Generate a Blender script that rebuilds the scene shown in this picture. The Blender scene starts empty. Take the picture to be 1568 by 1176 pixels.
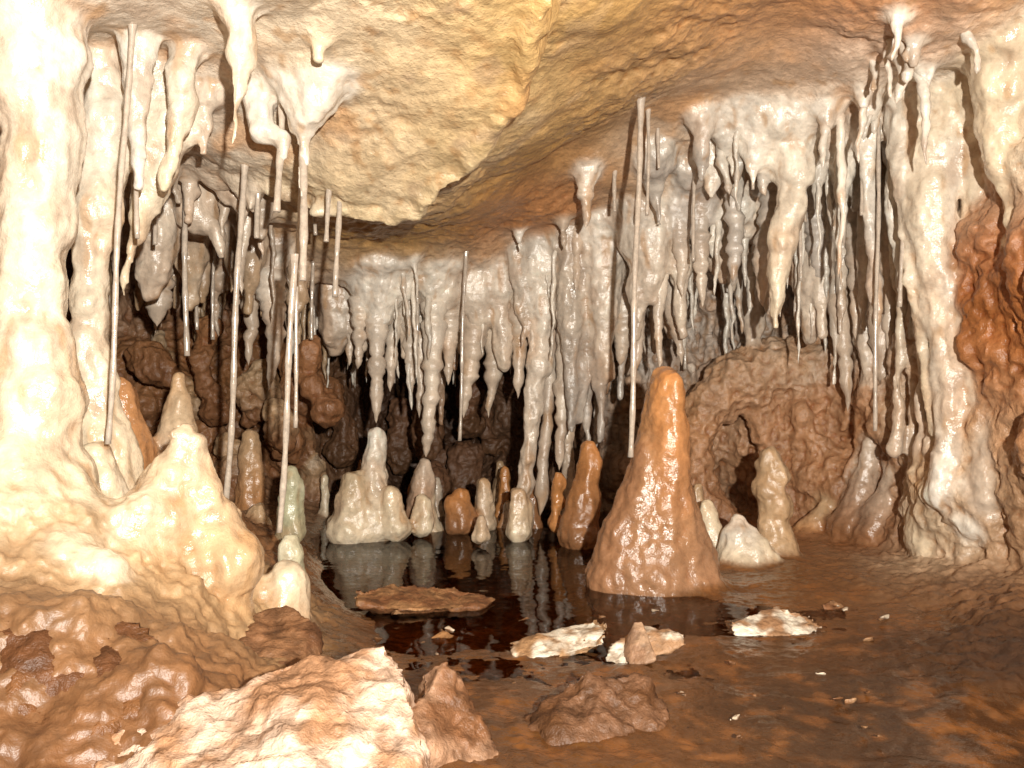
import bpy, bmesh, math, time
import numpy as np
rng=np.random.RandomState(7)
K=1.286/1568.0; EYE=0.55
def S(px,py,d):
    return np.array([(px-784)*K*d, d, EYE+(588-py)*K*d])
# ---------- noise ----------
perm=rng.permutation(256).astype(np.int32); perm=np.concatenate([perm,perm,perm])
G=rng.normal(size=(256,3)).astype(np.float32); G/=np.linalg.norm(G,axis=1)[:,None]
def pn(P):
    P=P.astype(np.float32); i=np.floor(P).astype(np.int32); f=P-i; i&=255
    u=f*f*f*(f*(f*6-15)+10); out=0
    for a in (0,1):
        ha=perm[i[:,0]+a]
        wa=u[:,0] if a else 1-u[:,0]
        for b in (0,1):
            hb=perm[ha+i[:,1]+b]
            wb=wa*(u[:,1] if b else 1-u[:,1])
            for c in (0,1):
                g=G[perm[hb+i[:,2]+c]]
                w=wb*(u[:,2] if c else 1-u[:,2])
                out=out+w*(g[:,0]*(f[:,0]-a)+g[:,1]*(f[:,1]-b)+g[:,2]*(f[:,2]-c))
    return out*1.5
def fbm(P,o=3,gain=.5):
    s=0;a=1
    for k in range(o):
        s=s+a*pn(P*(2.03**k)+k*17.3); a*=gain
    return s
def sstep(a,b,x):
    t=np.clip((x-a)/(b-a),0,1); return t*t*(3-2*t)
class TPS:
    def __init__(s,pts,reg=.002):
        p=np.array(pts,float); s.c=p[:,:2]; n=len(p)
        A=np.zeros((n+3,n+3)); A[:n,:n]=s.U(s.c,s.c)+reg*np.eye(n)
        A[:n,n]=1;A[:n,n+1:]=s.c;A[n,:n]=1;A[n+1:,:n]=s.c.T
        s.w=np.linalg.solve(A,np.concatenate([p[:,2],np.zeros(3)]))
    def U(s,a,b):
        r2=((a[:,None,:]-b[None])**2).sum(-1); return .5*r2*np.log(r2+1e-9)
    def __call__(s,q):
        n=len(s.c); return s.U(q,s.c)@s.w[:n]+s.w[n]+q@s.w[n+1:]
ceil_pts=[(100,-60,1.3),(500,-40,1.4),(900,-60,1.55),(1300,-40,1.7),(1568,-40,1.65),(500,100,1.7),(700,100,1.7),
(700,230,1.95),(450,230,2.0),(640,285,2.1),(900,100,1.9),(1000,150,2.2),(850,250,2.4),(700,340,2.5),(850,345,2.8),
(600,430,3.0),(820,400,3.1),(450,430,3.0),(950,345,2.8),(1000,250,2.5),(1130,200,2.4),(1300,180,2.3),(1200,60,2.0),
(1450,90,1.9),(1100,60,1.95),(1100,400,3.0),(1300,300,2.9),(300,220,2.1),(200,50,1.6),(60,20,1.4),(300,330,2.6),
(250,400,3.0),(650,480,3.9),(300,470,3.9),(1200,460,3.7),(1568,60,1.9)]
cz=TPS([tuple(S(*p)) for p in ceil_pts])
floor_pts=[(60,735,1.4),(150,770,1.55),(60,870,1.25),(200,920,1.25),(300,930,1.4),(100,960,1.1),(250,1040,1.1),(60,1100,1.0),
(350,980,1.4),(430,960,1.6),(400,810,2.5),(250,760,2.5),(430,830,2.3),(200,700,2.9),(1400,835,2.5),(1500,870,2.1),(1300,870,2.25),
(1568,900,1.8),(1568,1020,1.4),(1200,840,2.6),(1300,800,2.9)]
fw=[tuple(S(*p)) for p in floor_pts]+[(x,y,-.07) for x,y in [(-.45,2.3),(-.5,2.8),(-.1,2.3),(0,2.8),(-.3,3.2),(.1,3.2),(.2,2.5),(-.3,3.7),(.12,2.15)]]
fw+=[(-.25,1.75,-.003),(0,1.7,-.002),(.0,1.95,-.018),(.3,1.8,-.006),(.6,1.8,.001),(.9,1.8,.010),(.2,1.35,.006),(.6,1.3,.010),(.9,1.3,.014),(-.2,1.3,.03),(.2,.9,.012),(.7,.9,.014),(-.3,.8,.02),(-.8,.8,.12),(.5,2.15,-.001),(.65,2.6,.02),(.35,3.1,0.0)]
fz=TPS(fw)
VX=.011
X=np.arange(-2.0,1.56,VX);Y=np.arange(.55,4.5,VX);Z=np.arange(-.12,1.58,VX)
X=X.astype(np.float32);Y=Y.astype(np.float32);Z=Z.astype(np.float32)
xx,yy=np.meshgrid(X,Y,indexing='ij'); q=np.stack([xx.ravel(),yy.ravel()],1)
def chunk(f,q): return np.concatenate([f(c) for c in np.array_split(q,20)])
q3=np.concatenate([q,np.zeros((len(q),1))],1)
C2=chunk(cz,q); F2=chunk(fz,q)
lip=np.array([S(850,20,1.55),S(835,100,1.7),S(790,165,1.8),S(755,205,1.87),S(715,235,1.95),S(640,280,2.07),S(560,310,2.1),S(490,325,2.12),S(380,310,2.15)])[:,:2]
def sd_poly(q,L):
    best=np.full(len(q),9.);sg=np.zeros(len(q))
    for a,b in zip(L[:-1],L[1:]):
        ab=b-a;t=np.clip(((q-a)@ab)/(ab@ab),0,1);dv=q-(a+t[:,None]*ab);dd=np.hypot(dv[:,0],dv[:,1])
        cr=ab[0]*(q[:,1]-a[1])-ab[1]*(q[:,0]-a[0])
        m=dd<best;best[m]=dd[m];sg[m]=np.sign(cr[m])
    return best*sg
sl=sd_poly(q,lip); wob=pn(q3*7)*.035+pn(q3*19)*.022
ref=sd_poly(np.array([[-.35,1.5]]),lip)[0]
if ref<0: sl=-sl
lipw=sstep(-.012,.012,sl+wob)*sstep(.5,.0,np.abs(sl))
C2=C2+.014-.075*lipw-.034*np.exp(-((sl+wob-.03)/.022)**2)
C2+= .038*fbm(q3*np.array([2.2,3.2,1])+5,2)
C2+= -.020*np.abs(pn(q3*np.array([3,6,1])+30))-.010*np.abs(pn(q3@np.array([[.8,.6,0],[-.6,.8,0],[0,0,1]])*np.array([4,13,1])+80))
C2=np.clip(C2,.78,1.54)
F2+= (.018*fbm(q3*5+9,3))*sstep(.0,.12,F2)+.008*fbm(q3*np.array([6,9,1])+2,3)
F2+= .05*np.clip(fbm(q3*4+50,3),0,1)*sstep(.03,.12,F2)
F2=np.clip(F2,-.11,1.2)
C2=C2.reshape(xx.shape).astype(np.float32);F2=F2.reshape(xx.shape).astype(np.float32)
F=(C2[:,:,None]-Z[None,None,:])*.85
LAB=np.zeros(F.shape,np.int16); RAW=F.copy()
def smin(a,b,k):
    h=np.clip(.5+.5*(b-a)/k,0,1); return b*(1-h)+a*h-k*h*(1-h)
names=['cave_ceiling','cave_floor','cave_wall']
cols=[None,None,None]
def addfull(f,k,lab):
    global F
    m=f<RAW; LAB[m]=lab; RAW[m]=f[m]
    F=smin(F,f,np.float32(k)).astype(np.float32)
addfull((Z[None,None,:]-F2[:,:,None])*.9,.05,1)
xz=np.stack(np.meshgrid(X,Z,indexing='ij'),-1).reshape(-1,2)
def g2(a,cx,cy,sx,sy): return np.exp(-((a[:,0]-cx)/sx)**2-((a[:,1]-cy)/sy)**2)
xz3=np.stack([xz[:,0],np.zeros(len(xz)),xz[:,1]],1)
YB=3.45+.9*g2(xz,-.42,.35,.48,.55)-.12*sstep(.2,.9,xz[:,0])-.35*sstep(.85,1.2,xz[:,0])
YB+=-.15*g2(xz,-1.4,.2,.4,.4)
YB+=.14*fbm(xz3*3+3,4)-.14*np.abs(fbm(xz3*np.array([6,1,2.5])+70,2))
YB+=-.20*g2(xz,1.02,.30,.26,.30)
YB=YB.reshape(len(X),len(Z)).astype(np.float32)
addfull((YB[:,None,:]-Y[None,:,None])*.75,.06,2)
yz=np.stack(np.meshgrid(Y,Z,indexing='ij'),-1).reshape(-1,2)
yz3=np.stack([np.zeros(len(yz)),yz[:,0],yz[:,1]],1)
XL=-1.06-.47*(yz[:,0]-1.45)+.08*fbm(yz3*3+11,4)
XR=1.22+.02*(yz[:,0]-2)+.06*fbm(yz3*3+41,4)-.05*np.abs(pn(yz3*np.array([1,9,2])+4))+.25*sstep(.35,.0,yz[:,1])*sstep(2.2,1.6,yz[:,0])+.1*sstep(1.7,1.2,yz[:,0])
addfull((X[:,None,None]-XL.reshape(1,len(Y),len(Z)).astype(np.float32))*.85,.06,2)
addfull((XR.reshape(1,len(Y),len(Z)).astype(np.float32)-X[:,None,None])*.85,.06,2)
# ---------- speleothems ----------
WH=(.78,.71,.61);CR=(.72,.59,.42);OR=(.50,.22,.075);BR=(.29,.135,.06);TN=(.53,.36,.21);PK=(.60,.48,.37);GN=(.42,.41,.27);GY=(.52,.46,.40)
def root_z(x,y):
    i=min(max(int((x-X[0])/VX),0),len(X)-1);j=min(max(int((y-Y[0])/VX),0),len(Y)-1)
    return float(C2[i,j])
def boxof(P,mg):
    lo=P.min(0)-mg;hi=P.max(0)+mg
    a=[max(0,int(np.searchsorted(A,l))) for A,l in zip((X,Y,Z),lo)]
    b=[min(len(A),int(np.searchsorted(A,h))) for A,h in zip((X,Y,Z),hi)]
    if any(b[i]-a[i]<2 for i in range(3)): return None
    return tuple(slice(a[i],b[i]) for i in range(3))
def tube(name,P,R,k=.03,c0=WH,c1=None):
    lab=len(names);names.append(name);cols.append((np.array(c0),np.array(c1 if c1 is not None else c0),P[:,2].max(),P[:,2].min()))
    P=P.astype(np.float32);R=R.astype(np.float32)
    sl_=boxof(P,R.max()+k+.03)
    if sl_ is None: return
    gx=X[sl_[0]][:,None,None];gy=Y[sl_[1]][None,:,None];gz=Z[sl_[2]][None,None,:]
    f=None
    for i in range(len(P)-1):
        A,B=P[i],P[i+1];ab=(B-A).astype(np.float32);L=float(ab@ab)+1e-9
        t=np.clip(((gx-A[0])*ab[0]+(gy-A[1])*ab[1]+(gz-A[2])*ab[2])/L,0,1)
        dd=np.sqrt((gx-A[0]-t*ab[0])**2+(gy-A[1]-t*ab[1])**2+(gz-A[2]-t*ab[2])**2)-(R[i]+(R[i+1]-R[i])*t)
        f=dd if f is None else np.minimum(f,dd)
    raw=RAW[sl_];m=f<raw;LAB[sl_][m]=lab;raw[m]=f[m]
    F[sl_]=smin(F[sl_],f,k)
def carve(px,py,d,r,sy=1.0):
    c=S(px,py,d);sl_=boxof(c[None],r+.06)
    gx=X[sl_[0]][:,None,None];gy=Y[sl_[1]][None,:,None];gz=Z[sl_[2]][None,None,:]
    f=(np.sqrt((gx-c[0])**2+(gy-c[1])**2+((gz-c[2])/sy)**2)-r).astype(np.float32)
    F[sl_]=-smin(-F[sl_],f,.025)
FC='flowstone_column';ST='stalactite';SG='stalagmite';FM='flowstone_mound';DR='flowstone_drapery';CU='flowstone_curtain';BL='cave_wall_boulder'
thins=[]
def bell(P,R,c):
    rz=root_z(P[0][0],P[0][1]);x,y=P[0][:2];r=R[1] if len(R)>1 else R[0]
    tube(CU,np.array([[x,y,rz+.03],[x,y,rz-.01],[x,y,rz-.05-r*1.5]]),np.array([max(2.4*r,.022),max(1.5*r,.014),max(.75*r,.007)]),.045,c,c)
def T(name,pts,d,k=.03,c0=WH,c1=None,jit=0.0,sub=0,rv=.10):
    P=[];R=[]
    for p in pts:
        dd=d if len(p)<4 else p[3]
        P.append(S(p[0],p[1],dd));R.append(p[2]*K*dd)
    if name in (ST,DR,FC):
        rz=root_z(P[0][0],P[0][1])
        if P[0][2]<rz+.02:
            P.insert(0,np.array([P[0][0],P[0][1],rz+.04]));R.insert(0,R[0]*1.2)
    P=np.array(P);R=np.array(R)
    if name==ST and d>=2.5:
        R=R*.82;R[0]=min(R[0],R[1]);thins.append((name,P,R,c0,c1 if c1 is not None else c0));bell(P,R,c0);return
    if sub:
        t0=np.linspace(0,1,len(P));t=np.linspace(0,1,(len(P)-1)*sub+1)
        P=np.stack([np.interp(t,t0,P[:,i]) for i in range(3)],1);R=np.interp(t,t0,R)
        R=R*(1+rng.uniform(-rv,rv,len(R)));P[1:-1,:2]+=rng.normal(0,jit,(len(P)-2,2))
    tube(name,P,np.maximum(R,.0065),k,c0,c1)
T(FC,[(40,-60,80),(55,80,60),(58,200,56),(50,350,58),(45,470,48),(48,530,56),(48,610,68),(50,700,74),(50,780,92)],1.45,.04,WH,CR,.006,3,.14)
T(FC,[(165,-60,70),(165,60,40),(158,180,38),(150,330,34),(138,440,26),(137,520,26),(150,640,38),(170,740,54)],1.72,.03,WH,CR,.005,3,.14)
T(DR,[(262,-60,70),(262,60,52),(258,170,44),(245,250,34),(225,310,22),(205,370,11),(190,450,6)],1.8,.035,WH,CR,.005,3,.14)
T(DR,[(285,60,30),(280,150,22),(262,230,14),(250,290,8)],1.68,.025,WH,CR,.004,3,.2)
T(DR,[(215,-40,40),(210,120,22),(212,230,12),(212,290,7)],1.62,.025,WH)
T(DR,[(320,-40,60),(325,60,40),(318,130,26),(315,190,12),(312,235,7)],1.8,.04,WH,PK,.004,3,.2)
T(ST,[(366,-60,46),(365,20,27),(372,62,24),(366,110,16),(360,160,10),(358,225,6)],1.5,.03,WH,CR,.002,2)
T(DR,[(430,10,66),(450,90,50),(462,150,26),(464,205,10),(463,300,6)],1.75,.05,WH,None,.003,3,.15)
T(DR,[(520,60,50),(500,120,36),(480,170,20)],1.72,.06,WH,None,.002,2)
T(ST,[(400,80,30),(395,150,20),(400,200,22),(432,215,14),(432,245,7)],1.78,.04,WH)
T(DR,[(350,100,24),(352,170,20),(345,210,10)],1.95,.04,PK)
T(ST,[(490,0,22),(489,60,10),(488,100,5)],1.6,.04,CR)
T(DR,[(330,210,30),(350,280,20),(372,320,9),(375,340,6)],2.2,.05,PK)
T(DR,[(290,250,30),(300,330,28),(330,350,14),(340,390,7)],2.3,.05,PK)
T(DR,[(240,300,40),(235,400,26),(230,450,12)],2.35,.05,PK,None,.004,3,.2)
# broken crust shards along the slab edge
for a in [(752,205,772,150,1.86),(700,232,640,262,1.98),(640,268,605,262,2.0),(520,318,484,322,2.08)]:
    T('ceiling_crust_shard',[(a[0],a[1],9),(a[2],a[3],12)],a[4],.02,CR,CR)
# right drapery
T(DR,[(1450,60,90),(1440,180,40),(1418,300,27),(1425,420,20),(1440,520,15),(1445,640,13),(1440,760,24)],2.15,.035,CR,WH,.005,3,.16)
T(DR,[(1400,150,40),(1385,290,16),(1396,430,12),(1420,560,9),(1428,660,9)],2.2,.025,WH,CR,.005,4,.18)
T(DR,[(1505,100,70),(1500,300,22),(1480,420,12),(1490,560,14),(1500,700,17),(1490,800,26)],2.1,.03,CR,WH,.005,4,.18)
T(DR,[(1560,40,80),(1535,180,34),(1545,280,20),(1555,370,9)],1.9,.04,CR,None,.005,3,.15)
for (a,b,c_,e,dd) in [(1465,1458,1470,1480,2.2),(1410,1404,1412,1408,2.3),(1520,1512,1520,1530,2.12),(1455,1442,1462,1466,2.12),(1535,1528,1535,1520,2.05),(1380,1374,1378,1372,2.4),(1490,1496,1505,1512,2.2),(1430,1436,1428,1420,2.25),(1400,1410,1402,1396,2.4),(1550,1545,1540,1535,2.1)]:
    T(DR,[(a,200,18),(b,380,11),(c_,520,8),(e,690,9)],dd,.022,WH if a%20 else CR,PK,.005,5,.2)
T(DR,[(1540,600,18),(1520,680,20),(1510,760,22)],2.05,.03,PK,None,.003,2)
T(SG,[(1437,655,17),(1430,700,25),(1432,760,29),(1430,820,42)],2.3,.03,TN,CR,.002,3)
BW=(.46,.25,.13)
T(BL,[(1090,620,34),(1130,580,40),(1190,565,44),(1260,560,50),(1330,590,44)],3.0,.10,(.52,.33,.2),(.48,.28,.16))
T(BL,[(1250,640,70),(1290,720,80),(1330,800,70)],3.12,.12,BW,(.38,.18,.08))
T(BL,[(1075,650,16),(1070,720,20),(1090,790,30)],2.95,.08,BW,(.36,.18,.09))
T(BL,[(1160,620,18),(1175,680,16),(1200,760,24),(1210,820,40)],3.0,.07,BW,(.36,.18,.09))
for a in [(1175,625,2.84,.085,.9),(1225,605,2.76,.06,.8),(1120,650,2.84,.07,1.1),(1115,720,2.88,.07,1.3),(1150,760,2.93,.06,1.),(1255,590,2.74,.035,1),(1205,690,2.82,.04,1.4),(1300,520,2.75,.04,1),(1080,600,2.83,.035,1)]: carve(*a)
def ribs(n,x0,x1,d0,d1,b0,b1,r0,r1,ca,cb):
    for i in range(n):
        px=rng.uniform(x0,x1);d=rng.uniform(d0,d1);pb=b0+(b1-b0)*rng.rand()**1.3;r=r0+(r1-r0)*rng.rand()**1.5
        p=S(px,pb,d);x,y,z=p;rz=root_z(x,y);m=7
        if z>rz-.03: z=rz-.04
        t=np.linspace(0,1,m);P=np.stack([x+np.cumsum(rng.normal(0,.006,m)),y+np.cumsum(rng.normal(0,.006,m)),rz+.03+(z-rz-.03)*t],1)
        R=r*K*d*(1.3-.95*t**1.2)*(1+rng.uniform(-.3,.3,m))
        f=rng.uniform(.75,1.08);tube(CU,P,np.maximum(R,.007),.025,np.clip(np.array(ca)*f,0,.86),np.array(cb)*f)
ribs(24,470,965,2.9,3.15,455,560,12,38,WH,PK)
ribs(15,600,960,3.1,3.35,480,660,9,22,PK,(.42,.26,.16))
ribs(28,960,1400,2.65,3.0,360,540,12,34,WH,PK)
ribs(17,1000,1400,2.35,2.6,220,350,10,28,WH,GY)
ribs(12,1230,1420,2.5,2.8,430,660,9,22,WH,PK)
ribs(18,215,480,2.6,3.0,380,490,10,24,PK,TN)
ribs(9,230,420,2.1,2.4,290,360,10,24,PK,PK)
ribs(7,870,960,2.8,3.1,560,720,10,20,PK,GY)
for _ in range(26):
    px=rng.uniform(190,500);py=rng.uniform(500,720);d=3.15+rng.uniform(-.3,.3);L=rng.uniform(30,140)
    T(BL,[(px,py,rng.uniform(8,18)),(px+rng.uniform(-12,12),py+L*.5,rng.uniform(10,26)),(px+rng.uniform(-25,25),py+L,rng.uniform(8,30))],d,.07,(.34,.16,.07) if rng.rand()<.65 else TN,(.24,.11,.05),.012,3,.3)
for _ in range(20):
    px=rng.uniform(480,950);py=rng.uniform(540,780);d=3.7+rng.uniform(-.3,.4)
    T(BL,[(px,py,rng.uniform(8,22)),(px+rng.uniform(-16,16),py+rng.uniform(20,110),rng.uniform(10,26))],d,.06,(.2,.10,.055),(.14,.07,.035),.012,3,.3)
T(ST,[(1205,150,70),(1212,220,34),(1212,290,25),(1200,370,23),(1192,440,13),(1187,500,6)],2.35,.05,WH,CR,.004,3,.16)
T(ST,[(1145,150,50),(1155,215,20),(1153,250,10),(1152,285,5)],2.35,.05,WH)
T(ST,[(1085,220,26),(1092,262,18),(1088,300,7)],2.49,.04,WH)
T(ST,[(1118,290,14),(1126,340,18),(1124,400,11),(1124,435,7)],2.55,.03,GY)
T(ST,[(1288,210,36),(1290,270,19),(1286,310,7)],2.4,.04,WH)
T(ST,[(1325,150,30),(1328,250,15),(1332,380,9),(1342,450,12),(1343,500,5)],2.3,.03,WH,GY,.004,3,.2)
T(ST,[(1240,230,40),(1250,330,26),(1255,400,20),(1262,450,8)],2.6,.04,GY)
T(ST,[(1370,340,12),(1375,400,9),(1382,460,5)],2.3,.03,WH)
T(ST,[(1285,480,20),(1296,560,12),(1298,630,5)],2.7,.03,PK)
T(ST,[(1350,480,24),(1352,560,16),(1348,600,7)],2.6,.03,PK)
T(ST,[(897,295,14),(898,325,9),(897,350,4)],2.5,.03,WH)
T(DR,[(925,360,40),(928,420,28),(925,480,24),(922,530,12),(935,575,7)],2.85,.04,WH,PK,.004,3,.15)
for dd in [([(1012,400,16),(1008,480,11),(1010,565,4)],2.7,WH),([(1185,300,22),(1165,400,16),(1168,470,6)],2.6,GY),
 ([(585,450,30),(578,500,20),(577,580,13),(576,648,6)],2.9,WH),([(552,470,18),(550,520,11),(548,565,5)],2.9,WH),([(610,460,18),(600,520,13),(598,600,5)],3.0,WH),
 ([(630,480,18),(628,540,12),(630,610,4)],3.0,WH),([(665,480,24),(662,580,16),(656,650,13),(652,700,10)],2.95,WH),([(730,480,28),(722,550,20),(714,600,12),(710,640,4)],3.05,PK),
 ([(760,500,22),(755,570,15),(748,640,4)],3.1,PK),([(868,440,24),(866,540,19),(860,640,13),(856,720,7)],2.95,WH),([(898,450,22),(895,560,15),(890,640,5)],3.0,WH),
 ([(842,560,16),(838,640,11),(832,700,10),(828,790,14)],3.0,GY),([(415,450,26),(422,510,17),(418,560,11),(412,598,4)],2.7,WH),([(385,430,20),(384,500,12),(380,560,4)],2.8,PK),
 ([(245,440,24),(242,480,18),(240,500,6)],2.6,WH),([(690,470,24),(688,540,12),(686,590,4)],3.0,WH),([(800,460,24),(796,540,14),(792,610,5)],3.0,WH),([(540,470,14),(536,530,7),(534,560,4)],3.05,WH),
 ([(645,480,16),(644,560,9),(642,640,4)],3.05,WH),([(1040,330,18),(1044,390,14),(1045,455,4)],2.65,GY),([(1072,300,18),(1073,390,16),(1076,470,4)],2.65,GY),([(1010,330,14),(1012,400,12),(1010,470,4)],2.7,WH),
 ([(955,400,22),(955,500,18),(950,560,10)],2.9,WH),([(980,400,18),(978,500,13),(975,570,5)],2.85,GY),([(1360,300,22),(1362,450,17),(1366,560,6)],2.55,WH),([(1310,300,22),(1312,430,16),(1310,520,5)],2.6,GY),([(1030,480,16),(1040,530,8),(1045,560,4)],2.8,GY)]:
    T(ST,dd[0],dd[1],.03,dd[2],PK)
T(FC,[(835,430,34),(828,520,20),(818,600,17),(812,680,12),(800,760,12),(798,800,18)],2.95,.03,WH,PK,.005,4,.2)
T(FC,[(880,450,26),(876,560,13),(872,680,9),(868,800,14)],3.15,.03,PK,PK,.005,5,.2)
def fringe(n,x0,x1,y0,y1,l0,l1,r0,r1,c,nm='hanging_stalactite_cluster'):
    cx=[];
    for i in range(n):
        if i%4==0 or not cx: x=rng.uniform(x0,x1);y=rng.uniform(y0,y1);cx=[x,y]
        else: x=cx[0]+rng.normal(0,.05);y=cx[1]+rng.normal(0,.05)
        z=root_z(x,y);L=l0+(l1-l0)*rng.uniform(0,1)**1.8;r=r0+(r1*1.2-r0)*rng.rand()**1.6
        m=6;t=np.linspace(0,1,m)
        P=np.stack([x+np.cumsum(rng.normal(0,.006,m)),y+np.cumsum(rng.normal(0,.006,m)),z+.03-(L+.03)*t],1)
        R=r*(1.1-.75*t)*(1+rng.uniform(-.25,.25,m))
        cc=np.clip(np.array(c)*rng.uniform(.75,1.08),0,.86)
        thins.append((nm,P,R,cc,cc*.95))
        if rng.rand()<.75: bell(P,R,cc)
fringe(60,.42,1.2,2.35,3.15,.08,.42,.009,.022,WH)
fringe(34,.1,.6,2.75,3.25,.10,.42,.008,.020,PK)
fringe(30,.85,1.22,2.1,2.9,.2,.65,.009,.022,WH)
fringe(110,-.85,.30,2.85,3.5,.08,.48,.006,.019,WH)
fringe(50,-1.6,-.75,2.3,3.3,.06,.34,.008,.020,PK)
fringe(16,-1.1,-.65,1.7,2.2,.04,.16,.008,.018,WH)
fringe(24,-1.7,-.5,3.0,3.4,.15,.5,.010,.02,TN)
fringe(12,.9,1.25,1.8,2.2,.06,.3,.010,.018,WH)
fringe(40,-.8,.1,3.4,4.1,.1,.5,.009,.02,PK)
# stalagmites
T(SG,[(1018,580,22),(1015,620,29),(1013,670,34),(1010,720,42),(1006,780,54),(1001,830,64),(996,875,76)],2.2,.04,(.52,.26,.11),(.34,.18,.095),.003,3,.04)
T(SG,[(1026,590,20),(1031,650,24),(1030,700,25),(1024,770,30)],2.15,.035,(.56,.25,.085),(.42,.2,.09),.002,2,.04)
T(SG,[(985,700,14),(966,770,18),(945,850,34),(938,885,42)],2.17,.06,(.34,.17,.085),None,.003,2)
T(SG,[(1052,800,20),(1060,850,34),(1062,885,40)],2.17,.06,(.34,.18,.095),None)
T(SG,[(1178,700,17),(1182,728,25),(1174,750,22),(1186,775,25),(1182,800,22),(1190,825,30),(1185,855,38)],2.5,.015,TN,TN,.003,2)
T(SG,[(1130,802,15),(1131,822,26),(1136,850,42)],2.4,.03,WH,CR)
T(SG,[(1160,840,20),(1170,860,24)],2.38,.03,CR)
T(SG,[(1082,775,12),(1090,830,22)],2.5,.02,CR)
T(SG,[(1068,745,8),(1070,800,14)],2.7,.02,TN)
T(SG,[(1331,684,13),(1328,715,15),(1322,745,21),(1312,775,22),(1305,805,38)],2.7,.03,PK,BR)
T(SG,[(1366,726,14),(1362,760,20),(1350,790,28),(1345,820,38)],2.6,.03,PK,BR)
T(SG,[(1262,778,12),(1250,800,18),(1235,820,22)],2.8,.03,TN,OR)
T(SG,[(575,668,13),(574,700,18),(572,730,23),(569,770,30),(565,805,40)],2.85,.012,WH,CR,.003,2)
T(SG,[(541,738,19),(539,765,25),(538,790,29),(535,808,36)],2.8,.012,(.62,.5,.34),CR)
T(SG,[(598,757,15),(604,790,18),(608,805,24)],2.8,.012,CR)
T(SG,[(650,713,13),(648,740,19),(642,770,21),(645,800,24)],3.0,.012,PK,BR)
T(SG,[(648,767,11),(647,785,14),(646,805,18)],2.85,.01,CR)
T(SG,[(706,758,13),(700,775,21),(708,800,25)],2.95,.012,OR,BR)
T(SG,[(739,742,11),(741,768,15),(744,800,18)],3.0,.01,TN)
T(SG,[(737,797,9),(737,818,17)],2.7,.015,TN)
T(SG,[(794,756,12),(797,778,17),(795,812,21)],2.8,.015,TN,CR)
T(SG,[(855,728,7),(857,742,11),(852,755,7),(856,770,12),(851,785,8),(853,800,16)],2.85,.006,OR)
T(SG,[(901,684,12),(903,705,17),(898,735,18),(894,765,25),(888,800,28),(888,818,34)],2.7,.012,OR,BR)
T(SG,[(275,580,10),(276,610,18),(270,660,28),(268,720,38)],2.1,.02,TN,CR,.003,2)
T(SG,[(383,668,12),(384,720,18),(382,800,24)],2.8,.02,TN,OR,.003,2)
T(SG,[(395,782,13),(397,805,20)],2.6,.02,TN)
T(SG,[(446,724,11),(448,745,17),(446,775,18),(447,815,22)],2.3,.012,GN)
T(SG,[(446,828,14),(446,842,20),(445,865,20),(446,900,24)],1.9,.01,(.55,.52,.36))
T(SG,[(440,888,30),(438,905,35),(438,970,38)],1.68,.008,CR,(.42,.25,.13))
T(SG,[(148,700,24),(155,745,32),(160,790,40)],1.62,.015,CR)
T(SG,[(185,600,22),(190,680,40),(190,740,44)],2.0,.03,(.46,.22,.09))
for _ in range(28):
    px=rng.uniform(330,930);d=rng.uniform(2.95,3.6);b=588+.55/(K*d);h=rng.uniform(15,75);r=rng.uniform(6,14);c=[TN,PK,CR,OR,BR,TN][rng.randint(6)]
    T('stalagmite_group',[(px,b-h,r*.7),(px+rng.uniform(-3,3),b-h*.6,r*1.1),(px,b-h*.3,r*1.1),(px,b+8,r*2)],d,.012,c,c)
# left mound peak
T(FM,[(294,652,6),(288,690,22),(270,750,46),(245,820,74),(230,900,86)],1.5,.035,CR,(.56,.36,.19),.010,3,.18)
T(FM,[(300,680,13),(318,770,30),(330,860,50),(320,930,60)],1.52,.025,CR,(.52,.32,.16),.008,3,.18)
T(FM,[(215,775,24),(190,830,42),(200,900,50)],1.42,.025,CR,TN,.005,2,.14)
T(FM,[(370,850,20),(372,900,28),(365,960,32)],1.65,.03,TN,TN)
T(FM,[(20,760,86),(60,800,66),(120,790,42)],1.4,.05,CR,TN,.005,2,.1)
T(FM,[(100,850,30),(160,880,34),(120,930,30)],1.3,.04,CR,TN)
# ---------- surface nets ----------
F[np.abs(F)<1e-6]=1e-6
sg=F<0
nn_=[s-1 for s in sg.shape]
alls=sg[:-1,:-1,:-1].copy();anys=alls.copy()
for a in (0,1):
    for b in (0,1):
        for d in (0,1):
            v=sg[a:a+nn_[0],b:b+nn_[1],d:d+nn_[2]];alls&=v;anys|=v
act=anys&~alls; del alls,anys
ijk=np.argwhere(act).astype(np.int32);N=len(ijk)
idx=np.full(act.shape,-1,np.int32);idx[act]=np.arange(N,dtype=np.int32)
acc=np.zeros((N,3),np.float32);cnt=np.zeros(N,np.float32)
offs=[(a,b,d) for a in (0,1) for b in (0,1) for d in (0,1)]
for o in offs:
    for ax in range(3):
        if o[ax]: continue
        o2=list(o);o2[ax]=1
        v0=F[ijk[:,0]+o[0],ijk[:,1]+o[1],ijk[:,2]+o[2]];v1=F[ijk[:,0]+o2[0],ijk[:,1]+o2[1],ijk[:,2]+o2[2]]
        m=(v0<0)!=(v1<0);t=np.where(m,v0/(v0-v1+1e-12),0)
        p=np.tile(np.array(o,np.float32),(N,1));p[:,ax]=t
        acc[m]+=p[m];cnt+=m
V=(ijk+acc/cnt[:,None])*VX+np.array([X[0],Y[0],Z[0]],np.float32)
VL=LAB[ijk[:,0],ijk[:,1],ijk[:,2]]
quads=[]
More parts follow.
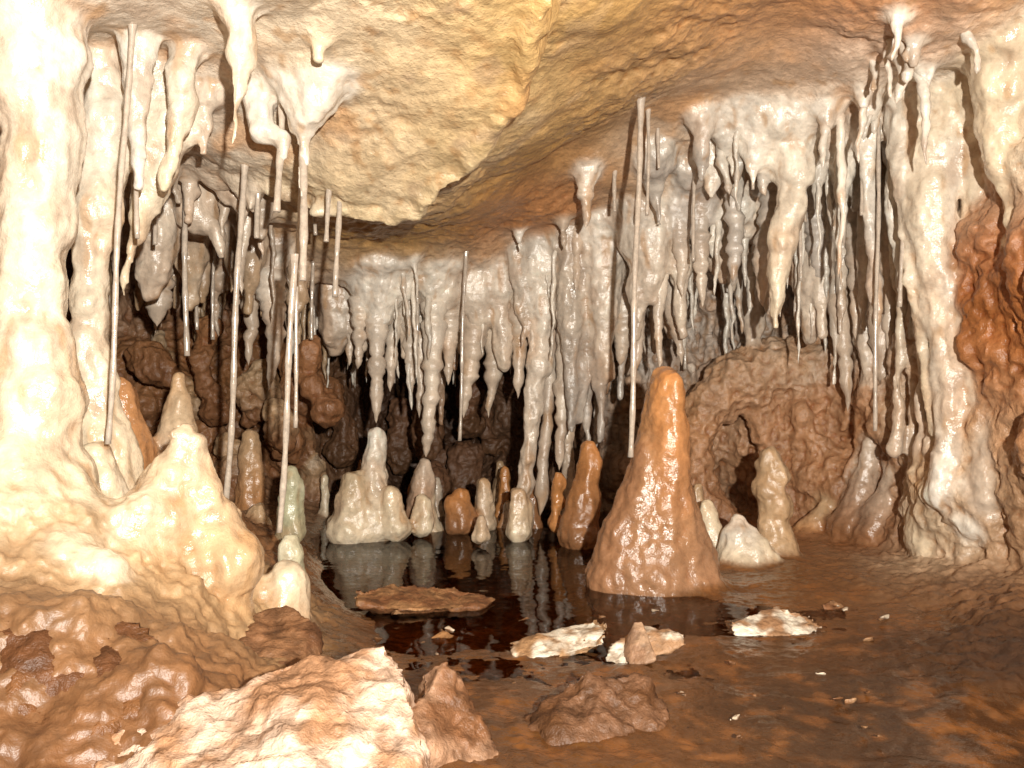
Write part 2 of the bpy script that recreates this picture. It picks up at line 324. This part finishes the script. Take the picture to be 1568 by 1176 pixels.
for ax in range(3):
    a1,a2=(ax+1)%3,(ax+2)%3
    s0=[slice(None)]*3;s1=[slice(None)]*3;s0[ax]=slice(0,-1);s1[ax]=slice(1,None)
    A=sg[tuple(s0)];B=sg[tuple(s1)];e=np.argwhere(A!=B)
    ok=(e[:,a1]>0)&(e[:,a2]>0)&(e[:,a1]<idx.shape[a1])&(e[:,a2]<idx.shape[a2]);e=e[ok]
    fl=A[e[:,0],e[:,1],e[:,2]]
    def cc_(d1,d2):
        g=e.copy();g[:,a1]-=d1;g[:,a2]-=d2;return idx[g[:,0],g[:,1],g[:,2]]
    qd=np.stack([cc_(1,1),cc_(0,1),cc_(0,0),cc_(1,0)],1)
    qd[~fl]=qd[~fl][:,::-1]
    quads.append(qd)
Q=np.concatenate(quads);Q=Q[(Q>=0).all(1)]
del sg,act,idx,F,RAW,LAB
def subdivide(V,Q,VL):
    n=len(V)
    E=np.concatenate([Q[:,[0,1]],Q[:,[1,2]],Q[:,[2,3]],Q[:,[3,0]]]);E.sort(1)
    key=E[:,0].astype(np.int64)*n+E[:,1];u,first,inv=np.unique(key,return_index=True,return_inverse=True)
    EU=E[first];M=V[EU].mean(1);Fc=V[Q].mean(1)
    nf=len(Q);inv=inv.reshape(4,nf)+n;fi=np.arange(nf)+n+len(EU)
    VV=np.concatenate([V,M,Fc]);L=np.concatenate([VL,VL[EU[:,0]],VL[Q[:,0]]])
    NQ=np.concatenate([np.stack([Q[:,i],inv[i],fi,inv[(i+3)%4]],1) for i in range(4)])
    return VV,NQ.astype(np.int32),L
def smooth(V,Q,w=.5):
    n=len(V);s=np.zeros(V.shape);ct=np.bincount(Q.ravel(),minlength=n)*2.0
    S_=[V[Q[:,1]]+V[Q[:,3]],V[Q[:,0]]+V[Q[:,2]]]
    for i in range(4):
        b=S_[i%2]
        for k in range(V.shape[1]): s[:,k]+=np.bincount(Q[:,i],weights=b[:,k],minlength=n)
    ct[ct==0]=1
    return V*(1-w)+w*s/ct[:,None]
def normals(V,Q):
    fn=np.cross(V[Q[:,2]]-V[Q[:,0]],V[Q[:,3]]-V[Q[:,1]]);n=np.zeros(V.shape)
    for i in range(4):
        for k in range(3): n[:,k]+=np.bincount(Q[:,i],weights=fn[:,k],minlength=len(V))
    return n/(np.linalg.norm(n,axis=1)[:,None]+1e-12)
V=smooth(V,Q,.4)
isbl=np.array([n==BL for n in names])
soft=np.stack([(VL>2)&~isbl[VL],(VL==0),(VL==1),(VL==2)|isbl[VL]],1).astype(float)
c0=np.array([(c[0] if c is not None else (0,0,0)) for c in cols]);c1=np.array([(c[1] if c is not None else (0,0,0)) for c in cols])
zt=np.array([(c[2] if c is not None else 1) for c in cols]);zb=np.array([(c[3] if c is not None else 0) for c in cols])
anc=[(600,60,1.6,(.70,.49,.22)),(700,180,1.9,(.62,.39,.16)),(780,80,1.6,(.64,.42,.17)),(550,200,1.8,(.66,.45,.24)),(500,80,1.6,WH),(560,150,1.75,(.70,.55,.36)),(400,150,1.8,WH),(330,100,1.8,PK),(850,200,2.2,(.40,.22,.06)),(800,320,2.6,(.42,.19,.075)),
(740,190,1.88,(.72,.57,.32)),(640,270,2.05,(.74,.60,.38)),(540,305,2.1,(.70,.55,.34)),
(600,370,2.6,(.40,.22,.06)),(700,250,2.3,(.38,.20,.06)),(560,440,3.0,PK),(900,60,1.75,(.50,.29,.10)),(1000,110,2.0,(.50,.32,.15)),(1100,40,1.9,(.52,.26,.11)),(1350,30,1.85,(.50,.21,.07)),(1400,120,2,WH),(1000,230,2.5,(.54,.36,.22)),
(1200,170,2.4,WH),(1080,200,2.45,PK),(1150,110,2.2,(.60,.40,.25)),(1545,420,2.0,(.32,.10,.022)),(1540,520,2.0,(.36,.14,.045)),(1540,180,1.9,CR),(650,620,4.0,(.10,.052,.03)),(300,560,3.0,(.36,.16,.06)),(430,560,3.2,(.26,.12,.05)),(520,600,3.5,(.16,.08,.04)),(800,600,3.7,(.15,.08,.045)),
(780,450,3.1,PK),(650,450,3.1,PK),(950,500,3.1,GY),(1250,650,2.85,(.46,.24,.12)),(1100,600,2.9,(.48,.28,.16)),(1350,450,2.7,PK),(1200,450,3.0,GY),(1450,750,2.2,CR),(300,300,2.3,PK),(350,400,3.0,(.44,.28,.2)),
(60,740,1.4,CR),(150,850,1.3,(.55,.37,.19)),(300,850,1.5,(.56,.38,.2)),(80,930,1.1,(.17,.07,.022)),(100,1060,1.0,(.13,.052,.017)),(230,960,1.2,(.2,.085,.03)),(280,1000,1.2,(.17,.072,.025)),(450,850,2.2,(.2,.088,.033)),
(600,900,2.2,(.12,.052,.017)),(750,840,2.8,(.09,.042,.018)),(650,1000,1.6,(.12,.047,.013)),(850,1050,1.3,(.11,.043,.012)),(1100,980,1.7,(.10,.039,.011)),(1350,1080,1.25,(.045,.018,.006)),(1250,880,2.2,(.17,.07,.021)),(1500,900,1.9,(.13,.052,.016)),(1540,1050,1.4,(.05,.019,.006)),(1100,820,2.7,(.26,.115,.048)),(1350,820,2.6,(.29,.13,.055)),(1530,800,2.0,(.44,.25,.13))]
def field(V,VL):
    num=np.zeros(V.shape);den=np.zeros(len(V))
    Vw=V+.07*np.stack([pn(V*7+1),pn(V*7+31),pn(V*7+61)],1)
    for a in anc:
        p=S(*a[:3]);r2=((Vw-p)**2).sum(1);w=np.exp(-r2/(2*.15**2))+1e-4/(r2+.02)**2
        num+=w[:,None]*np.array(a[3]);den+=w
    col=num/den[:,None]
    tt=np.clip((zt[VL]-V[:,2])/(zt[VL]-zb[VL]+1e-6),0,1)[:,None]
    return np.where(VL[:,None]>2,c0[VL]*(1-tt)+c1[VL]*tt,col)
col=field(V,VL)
A_=np.concatenate([col,soft],1)
for _ in range(2): A_=smooth(A_,Q,.9)
VA=np.concatenate([V,A_],1)
VA,Q,VL=subdivide(VA,Q,VL)
V=smooth(VA[:,:3],Q,.5);col=VA[:,3:6].copy();tb,ce,fl,wa=VA[:,6:].T
Nn=normals(V,Q)
sgn=-np.sign(Nn[VL==0,2].mean())
Nn=Nn*sgn
if sgn<0: Q=Q[:,::-1].copy()
lump=fbm(V*np.array([15,15,10]),3)
big=pn(V*6+33)
ridge=1-np.abs(fbm(V*np.array([9,9,9])+4,3))*2
flute=pn(V*np.array([36,36,5.0])+8)
knob=pn(V*np.array([32,32,26])+140)
fine=fbm(V*45+3,3,.6)
msk=sstep(-.35,.4,pn(V*3.5+77))
rc=1-np.abs(pn(V*np.array([18,30,26])+60))*2
disp=tb*(.007*lump+.005*flute+.004*knob+.0018*fine)+ce*(.010*big+.006*lump*(.4+msk)+.006*ridge*msk+.0016*rc*(1-msk)+.0022*fine*(.15+1.2*msk))+wa*(.014*lump+.012*ridge+.008*flute+.004*fine)
disp+=fl*sstep(.0,.06,V[:,2])*(.012*lump+.008*ridge+.0035*fine+.003*knob)+fl*.0022*fine
V=V+Nn*disp[:,None]
Nn=normals(V,Q)
def weather(V,col,tbw=0,flw=0,cew=0):
    n1=fbm(V*np.array([5,5,3])+90,4);n2=fbm(V*np.array([16,16,7])+20,3)
    so=sstep(.15,.65,n1)*.55*(1-.6*tbw)
    lum=col.mean(1)
    k_=(so*sstep(.2,.45,lum))[:,None];col=col*(1-k_)+k_*np.array([.56,.27,.09])*(.6+.9*lum[:,None])
    k_=(sstep(.2,.6,-n1+.3*n2)*.30*(lum>.33)*(1-.6*cew))[:,None];col=col*(1-k_)+k_*np.array([.76,.68,.56])
    col=col*(1+.22*n2)[:,None]
    k_=(sstep(.2,.7,fbm(V*np.array([9,9,9])+200,3))*.5*sstep(.2,.5,lum))[:,None];col=col*(1-k_)+k_*np.array([.40,.27,.18])
    k_=(sstep(.3,.7,fbm(V*np.array([24,24,6])+260,2))*.55*sstep(.2,.5,lum))[:,None];col=col*(1-k_)+k_*np.array([.46,.25,.10])
    if np.ndim(flw):
        k_=(sstep(.0,.6,n2+.6*n1)*flw*sstep(.05,-.0,V[:,2])*.5)[:,None];col=col*(1-k_)+k_*np.array([.27,.10,.025])
    col=col*(1-.14*sstep(.1,.6,fbm(V*60+5,2)))[:,None]
    return np.clip(col,.006,.84)
col=weather(V,col,tb,fl,ce)
# crevice shade painted into hollows along with iron-rich silt, calcite crests painted paler
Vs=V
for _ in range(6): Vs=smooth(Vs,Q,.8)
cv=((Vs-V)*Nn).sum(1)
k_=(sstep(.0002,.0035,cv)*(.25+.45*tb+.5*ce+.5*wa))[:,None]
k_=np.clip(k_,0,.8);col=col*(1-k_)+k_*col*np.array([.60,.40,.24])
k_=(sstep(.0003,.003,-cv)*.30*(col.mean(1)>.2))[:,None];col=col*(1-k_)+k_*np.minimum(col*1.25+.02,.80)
rough=np.clip(.5+.25*fbm(V*8+300,2)+.9*fl*sstep(.02,.07,V[:,2]),.0,1.2)
# ---------- materials ----------
def mat(name,rough=(.3,.6),bump=.5,scale=1.,coat=0,attr=True,color=(.5,.5,.5),var=.2,spec=.5,dist=.006):
    m=bpy.data.materials.new(name);m.use_nodes=True;nt=m.node_tree;N=nt.nodes;L=nt.links
    b=N['Principled BSDF'];tc=N.new('ShaderNodeTexCoord')
    n=N.new('ShaderNodeTexNoise');n.inputs['Scale'].default_value=60*scale;n.inputs['Detail'].default_value=3.5;n.inputs['Roughness'].default_value=.72
    L.new(tc.outputs['Object'],n.inputs['Vector'])
    r=N.new('ShaderNodeMapRange');L.new(n.outputs['Fac'],r.inputs['Value']);r.inputs['From Min'].default_value=.3;r.inputs['From Max'].default_value=.7;r.inputs['To Min'].default_value=1-var;r.inputs['To Max'].default_value=1+var*.6
    vm=N.new('ShaderNodeVectorMath');vm.operation='SCALE';L.new(r.outputs[0],vm.inputs['Scale'])
    if attr:
        a=N.new('ShaderNodeAttribute');a.attribute_name='Col';L.new(a.outputs['Color'],vm.inputs[0])
        rr=N.new('ShaderNodeMapRange');rr.clamp=False;L.new(a.outputs['Alpha'],rr.inputs['Value']);rr.inputs['From Min'].default_value=.3;rr.inputs['From Max'].default_value=.7;rr.inputs['To Min'].default_value=rough[0];rr.inputs['To Max'].default_value=rough[1]
        mn=N.new('ShaderNodeClamp');mn.inputs['Min'].default_value=rough[0];mn.inputs['Max'].default_value=.6 if rough[1]<.6 else rough[1];L.new(rr.outputs[0],mn.inputs['Value']);L.new(mn.outputs[0],b.inputs['Roughness'])
    else:
        vm.inputs[0].default_value=color;b.inputs['Roughness'].default_value=rough[0]
    L.new(vm.outputs[0],b.inputs['Base Color'])
    b.inputs['Specular IOR Level'].default_value=spec
    if coat>0: b.inputs['Coat Weight'].default_value=coat;b.inputs['Coat Roughness'].default_value=.12
    bp=N.new('ShaderNodeBump');bp.inputs['Strength'].default_value=bump;bp.inputs['Distance'].default_value=dist
    L.new(n.outputs['Fac'],bp.inputs['Height']);L.new(bp.outputs[0],b.inputs['Normal'])
    return m
M_rock=mat('cave_rock',(.25,.5),.85,dist=.007,spec=.5)
M_mud=mat('wet_mud_floor',(.06,.26),.6,dist=.0045,spec=.75)
M_cal=mat('calcite_flowstone',(.14,.38),.65,dist=.005,var=.14,spec=.7)
def emit(name,V,Q,col,Nn,m,al=None):
    me=bpy.data.meshes.new(name);me.vertices.add(len(V));me.vertices.foreach_set('co',V.astype(np.float32).ravel())
    me.loops.add(len(Q)*4);me.loops.foreach_set('vertex_index',Q.astype(np.int32).ravel())
    me.polygons.add(len(Q));me.polygons.foreach_set('loop_start',np.arange(0,len(Q)*4,4,dtype=np.int32))
    me.update(calc_edges=True);me.validate()
    me.polygons.foreach_set('use_smooth',np.ones(len(me.polygons),bool))
    if al is None: al=np.full(len(col),.5)
    at=me.color_attributes.new('Col','FLOAT_COLOR','POINT');at.data.foreach_set('color',np.concatenate([col,al[:,None]],1).astype(np.float32).ravel())
    if Nn is not None: me.normals_split_custom_set_from_vertices(Nn.tolist())
    me.materials.append(m);o=bpy.data.objects.new(name,me);bpy.context.collection.objects.link(o);return o
gid=np.arange(len(names))
for nm in (CU,FM,BL,'stalagmite_group'):
    cl=[i for i,n in enumerate(names) if n==nm];gid[cl]=cl[0]
FLb=gid[VL[Q[:,0]]]
order=np.argsort(FLb,kind='stable');Qs=Q[order];Ls=FLb[order]
bnd=np.concatenate([[0],np.nonzero(np.diff(Ls))[0]+1,[len(Ls)]])
for a,b in zip(bnd[:-1],bnd[1:]):
    L=Ls[a];q_=Qs[a:b]
    u,inv=np.unique(q_,return_inverse=True)
    m=M_rock if (L in(0,2) or names[L]==BL) else (M_mud if L==1 else M_cal)
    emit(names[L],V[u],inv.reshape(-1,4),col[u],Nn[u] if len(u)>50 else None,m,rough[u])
# ---------- thin stalactites ----------
def tubemesh(P,R,n=50,m=12):
    seg=np.concatenate([[0],np.cumsum(np.linalg.norm(np.diff(P,axis=0),axis=1))]);L=seg[-1]
    t=np.linspace(0,L,n)
    C=np.stack([np.interp(t,seg,P[:,i]) for i in range(3)],1);Rr=np.interp(t,seg,R)
    w=rng.uniform(0,50)
    kn=pn(np.stack([t*30+w,t*0+w,t*0],1))+.5*pn(np.stack([t*75+w,t*0+w,t*0+3],1))
    Rr=Rr*(1+.45*kn);Rr[-4:]*=np.array([.85,.65,.4,.02])
    C=C+.007*np.stack([pn(np.stack([t*14+w,t*0,t*0+5],1)),pn(np.stack([t*14,t*0+w,t*0+9],1)),0*t],1)
    th=np.linspace(0,2*np.pi,m,endpoint=False)
    VV=(C[:,None,:]+Rr[:,None,None]*np.stack([np.cos(th),np.sin(th),0*th],1)[None]).reshape(-1,3)
    i,j=np.meshgrid(np.arange(n-1),np.arange(m),indexing='ij');j2=(j+1)%m
    QQ=np.stack([i*m+j,(i+1)*m+j,(i+1)*m+j2,i*m+j2],-1).reshape(-1,4)
    dn=.0038*fbm(VV*np.array([60,60,30]),2);dn[-m*2:]=0
    VV=VV+normals(VV,QQ)*dn[:,None]
    return VV,QQ,np.repeat(t/L,m)
buck=[]
for nm,P,R,a,b in thins:
    VV,QQ,tt=tubemesh(P,R);cc=np.array(a)*(1-tt[:,None])+np.array(b)*tt[:,None]
    if nm==ST: emit(ST,VV,QQ,weather(VV,cc,1),None,M_cal)
    else: buck.append((VV,QQ,cc))
o_=0;vs=[];qs=[];cs=[]
for v,q_,c in buck: vs.append(v);qs.append(q_+o_);cs.append(c);o_+=len(v)
vs=np.concatenate(vs);cs=np.concatenate(cs);emit('hanging_stalactite_cluster',vs,np.concatenate(qs),weather(vs,cs,1),None,M_cal)
# ---------- soda straws ----------
M_straw=mat('wet_soda_straw',(.14,.25),.3,coat=.3,attr=False,color=(.52,.44,.36),var=.3,spec=.6,dist=.002)
def straw(p0,p1,r,name='soda_straw'):
    p0=np.array(p0);p1=np.array(p1);n=40;m=14;t=np.linspace(0,1,n)
    C=p0+(p1-p0)*t[:,None];wv=rng.uniform(0,6);L=np.linalg.norm(p1-p0)
    C[:,0]+=.003*np.sin(t*L*9+wv)*np.minimum(1,t*3);C[:,1]+=.003*np.cos(t*L*7+wv)
    R=r*(1+.12*np.sin(t*L*45+wv)+.08*np.sin(t*L*110))*(1+.9*np.exp(-t*L/.03))
    th=np.linspace(0,2*np.pi,m,endpoint=False)
    rings=[C[i]+np.stack([np.cos(th)*R[i],np.sin(th)*R[i],0*th],1) for i in range(n)]
    rings.append(C[-1]+np.stack([np.cos(th)*r*.6,np.sin(th)*r*.6,0*th],1));rings.append(C[-1]+np.array([0,0,.02])+np.stack([np.cos(th)*r*.5,np.sin(th)*r*.5,0*th],1))
    VV=np.concatenate(rings);nr=len(rings);i,j=np.meshgrid(np.arange(nr-1),np.arange(m),indexing='ij');j2=(j+1)%m
    QQ=np.stack([i*m+j,(i+1)*m+j,(i+1)*m+j2,i*m+j2],-1).reshape(-1,4)
    emit(name,VV,QQ,np.ones((len(VV),3))*.5,None,M_straw)
for s in [(204,60,163,680,4.2,1.55),(213,200,210,365,3.6,1.65),(432,225,424,325,5.4,1.78),(463,215,463,430,6,1.75),(453,420,427,815,4.6,1.8),(463,480,450,655,3,1.9),
 (376,318,345,785,4.5,2.0),(285,350,285,545,4,2.2),(508,285,499,370,3.6,2.0),(521,300,515,455,4,2.05),(396,315,395,365,3.6,2.1),(982,200,965,700,4.3,2.15),
 (1008,205,1010,258,2.6,2.4),(1347,190,1339,660,3,2.25),(714,430,703,675,2.6,2.85),(1283,240,1281,400,2.8,2.4),(1152,200,1152,290,2.6,2.35),(1395,300,1378,470,3,2.2),
 (238,330,238,375,3.5,2.1),(130,120,124,180,3.6,1.6),(480,450,478,520,2.6,2.8),(870,420,866,560,2.6,2.9),(1065,270,1062,400,2.8,2.5),(1228,200,1226,430,2.6,2.4),(330,440,326,520,2.6,2.7),(296,440,300,505,2.6,2.7),(640,450,636,560,2.6,2.95),(1320,240,1318,330,2.6,2.3),(993,230,990,330,2.6,2.3),(470,210,482,360,2.6,2.3)]:
    p0=S(s[0],s[1]-30,s[5]);p0[2]=max(p0[2],root_z(p0[0],p0[1])+.02) if s[0] not in (453,) else p0[2]
    straw(p0,S(s[2],s[3],s[5]),s[4]*K*s[5])
for _ in range(22):
    x=rng.uniform(-1.2,1.1);y=rng.uniform(2.95,3.4) if x<.3 else rng.uniform(2.5,3.2);z=root_z(x,y);straw((x,y,z+.02),(x,y,z-rng.uniform(.1,.4)),rng.uniform(.0045,.0065))
straw(S(475,944,1.9),S(548,957,1.87),.009,'broken_soda_straw')
# ---------- loose rocks ----------
M_lr=mat('boulder_stone',(.38,.6),.9,var=.3,dist=.007,spec=.35)
def rock(name,pts,vox,amp,colA,colB,cf=9,seed=0,ridge_amp=.5,sharp=2):
    P=[S(*p) for p in pts]
    bm=bmesh.new()
    for p in P: bm.verts.new(p)
    r=bmesh.ops.convex_hull(bm,input=bm.verts)
    junk=[g for g in r['geom_interior'] if isinstance(g,bmesh.types.BMVert)]
    bmesh.ops.delete(bm,geom=junk,context='VERTS')
    bmesh.ops.recalc_face_normals(bm,faces=bm.faces)
    me=bpy.data.meshes.new('tmp');bm.to_mesh(me);o=bpy.data.objects.new('tmp',me);bpy.context.collection.objects.link(o)
    md=o.modifiers.new('r','REMESH');md.mode='VOXEL';md.voxel_size=vox
    sm=o.modifiers.new('s','SMOOTH');sm.iterations=sharp
    ev=o.evaluated_get(bpy.context.evaluated_depsgraph_get());m2=ev.to_mesh()
    n=len(m2.vertices);VV=np.zeros(n*3);m2.vertices.foreach_get('co',VV);VV=VV.reshape(-1,3)
    ql=[tuple(p.vertices) for p in m2.polygons if len(p.vertices)==4]
    ev.to_mesh_clear();bpy.data.objects.remove(o)
    if len(ql)<12: return
    QQ=np.array(ql,np.int32)
    nn=normals(VV,QQ);q_=VV+seed
    dsp=amp*(fbm(q_*9,3)-ridge_amp*np.abs(fbm(q_*22+9,3)))+amp*.2*fbm(q_*70,3,.6)
    VV=VV+nn*dsp[:,None];nn=normals(VV,QQ)
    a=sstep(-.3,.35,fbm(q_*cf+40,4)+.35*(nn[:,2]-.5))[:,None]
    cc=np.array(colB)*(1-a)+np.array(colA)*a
    k_=sstep(.25,.45,fbm(q_*cf*2.2+90,3))[:,None]*.6;cc=cc*(1-k_)+k_*np.array(colB)*.6
    cc=cc*(1+.25*fbm(q_*35,3))[:,None]
    emit(name,VV,QQ,np.clip(cc,.01,.86),nn,M_lr,np.clip(.5+.2*fbm(q_*10,2),0,1))
rock('limestone_boulder',[(190,1105,1.02),(300,1062,1.08),(440,1005,1.12),(520,1010,1.14),(590,984,1.14),(625,1010,1.12),(640,1100,1.02),(655,1200,.95),(130,1190,.95),(350,1250,.85),(600,1290,.85),(100,1300,.9),(250,1300,1.15),(640,1250,1.2),(500,1200,1.25)],.005,.017,(.62,.46,.35),(.34,.18,.095),10,3)
rock('limestone_rock',[(640,1022,1.2),(685,1008,1.2),(720,1060,1.2),(770,1150,1.15),(790,1220,1.1),(650,1240,1.05),(620,1100,1.1),(640,1200,1.3),(760,1200,1.3)],.006,.018,(.30,.17,.10),(.16,.07,.03),10,9)
rock('limestone_rock',[(850,1050,1.32),(900,1022,1.32),(980,1035,1.34),(1030,1090,1.3),(1110,1190,1.2),(790,1200,1.15),(810,1110,1.28),(940,1230,1.1),(880,1180,1.45),(1010,1160,1.45)],.006,.022,(.16,.078,.04),(.10,.042,.016),10,15)
rock('brown_rock',[(335,960,1.5),(370,930,1.52),(440,925,1.55),(485,950,1.5),(500,1000,1.45),(460,1030,1.35),(340,1030,1.35),(320,1000,1.4),(400,1060,1.5),(460,1000,1.7)],.006,.014,(.25,.125,.06),(.13,.056,.025),10,21)
rock('brown_rock',[(0,930,1.1),(120,925,1.15),(230,960,1.15),(285,1030,1.1),(250,1070,1.05),(150,1120,1.0),(60,1180,.95),(-80,1180,.95),(-80,960,1.1),(100,1200,1.1),(200,1150,1.2)],.007,.018,(.19,.082,.03),(.11,.043,.016),7,28)
rock('flat_slab',[(540,905,1.95),(600,893,2.05),(700,900,2.08),(765,915,2.02),(740,930,1.93),(620,935,1.88),(545,925,1.88),(600,960,1.95),(720,950,2.0)],.006,.012,(.36,.19,.085),(.22,.095,.04),12,33)
WB=(.80,.74,.62)
rock('broken_calcite_flake',[(778,985,1.65),(850,970,1.70),(915,948,1.73),(932,955,1.68),(928,985,1.62),(860,1000,1.6),(790,1018,1.58),(785,1025,1.58),(900,1005,1.62)],.0042,.008,WB,(.38,.22,.11),18,41,.6,1)
rock('broken_calcite_flake',[(935,985,1.62),(985,955,1.66),(1000,970,1.6),(1050,972,1.6),(1055,985,1.58),(1000,1008,1.56),(940,1020,1.55),(925,1010,1.58),(980,1025,1.57)],.0042,.010,WB,(.38,.22,.12),18,47,.6,1)
rock('broken_calcite_flake',[(950,1000,1.58),(968,950,1.60),(985,952,1.6),(1005,1012,1.53),(965,1022,1.54),(985,1000,1.62)],.004,.006,(.42,.27,.17),(.3,.17,.1),16,49,.5,1)
rock('broken_calcite_flake',[(1115,954,1.75),(1150,940,1.8),(1190,926,1.84),(1240,943,1.8),(1262,960,1.76),(1240,974,1.73),(1120,974,1.72),(1190,985,1.78)],.0042,.008,WB,(.34,.19,.1),16,52,.6,1)
rock('pebble',[(1258,925,1.95),(1275,915,1.98),(1300,925,1.97),(1305,945,1.92),(1265,948,1.92),(1280,950,2.0)],.005,.008,(.4,.22,.11),(.24,.11,.05),16,57)
rock('pebble',[(655,975,1.72),(675,960,1.75),(705,972,1.74),(700,992,1.7),(660,990,1.7),(680,995,1.8)],.005,.008,(.4,.2,.08),(.24,.11,.05),16,60)
for i in range(50):
    px=rng.uniform(560,1500);py=rng.uniform(925,1140);d=.53/((py-588)*K);w=rng.uniform(5,13)
    pts=[(px+rng.uniform(-w,w),py+rng.uniform(-w*.5,w*.5),d+rng.uniform(-.012,.012)) for _ in range(9)]
    rock('pebble',pts,.003,.003,(.3,.17,.085) if i%3 else (.6,.5,.38),(.15,.065,.025),20,i)
# ---------- water ----------
bpy.ops.mesh.primitive_grid_add(x_subdivisions=4,y_subdivisions=4,size=1,location=(-.25,2.5,0));w=bpy.context.object;w.name='cave_pool_water';w.scale=(3.6,4.0,1)
wm=bpy.data.materials.new('still_water');wm.use_nodes=True;nt=wm.node_tree;nt.nodes.clear();N=nt.nodes;L=nt.links
o=N.new('ShaderNodeOutputMaterial');mx=N.new('ShaderNodeMixShader');tr=N.new('ShaderNodeBsdfTransparent');gl=N.new('ShaderNodeBsdfGlossy');fr=N.new('ShaderNodeFresnel')
tr.inputs[0].default_value=(.84,.66,.48,1);gl.inputs['Roughness'].default_value=.03;fr.inputs['IOR'].default_value=1.34
nz=N.new('ShaderNodeTexNoise');nz.inputs['Scale'].default_value=9;nz.inputs['Detail'].default_value=2;geo=N.new('ShaderNodeNewGeometry');L.new(geo.outputs['Position'],nz.inputs['Vector'])
bp=N.new('ShaderNodeBump');bp.inputs['Strength'].default_value=.25;bp.inputs['Distance'].default_value=.01;L.new(nz.outputs['Fac'],bp.inputs['Height'])
L.new(bp.outputs[0],gl.inputs['Normal']);L.new(bp.outputs[0],fr.inputs['Normal'])
L.new(fr.outputs[0],mx.inputs[0]);L.new(tr.outputs[0],mx.inputs[1]);L.new(gl.outputs[0],mx.inputs[2]);L.new(mx.outputs[0],o.inputs[0])
w.data.materials.append(wm)
# ---------- light / camera ----------
W=bpy.data.worlds.new('World');bpy.context.scene.world=W;W.use_nodes=True;nt=W.node_tree
sk=nt.nodes.new('ShaderNodeTexSky');sk.sky_type='NISHITA';sk.sun_disc=False;sk.sun_elevation=math.radians(8);sk.sun_rotation=math.radians(170)
nt.links.new(sk.outputs[0],nt.nodes['Background'].inputs[0]);nt.nodes['Background'].inputs[1].default_value=.01
ld=bpy.data.lights.new('camera_flash','POINT');ld.energy=350;ld.shadow_soft_size=.02;ld.color=(1,.95,.86)
lo=bpy.data.objects.new('camera_flash',ld);lo.location=(.24,-.36,EYE+.15);bpy.context.collection.objects.link(lo)
cd=bpy.data.cameras.new('camera');cd.lens=28;cd.sensor_width=36;cd.clip_start=.05;cd.clip_end=100
co=bpy.data.objects.new('camera',cd);co.location=(0,0,EYE);co.rotation_euler=(math.pi/2,0,0);bpy.context.collection.objects.link(co)
sc=bpy.context.scene;sc.camera=co;sc.view_settings.view_transform='Standard';sc.view_settings.look='None';sc.view_settings.exposure=0
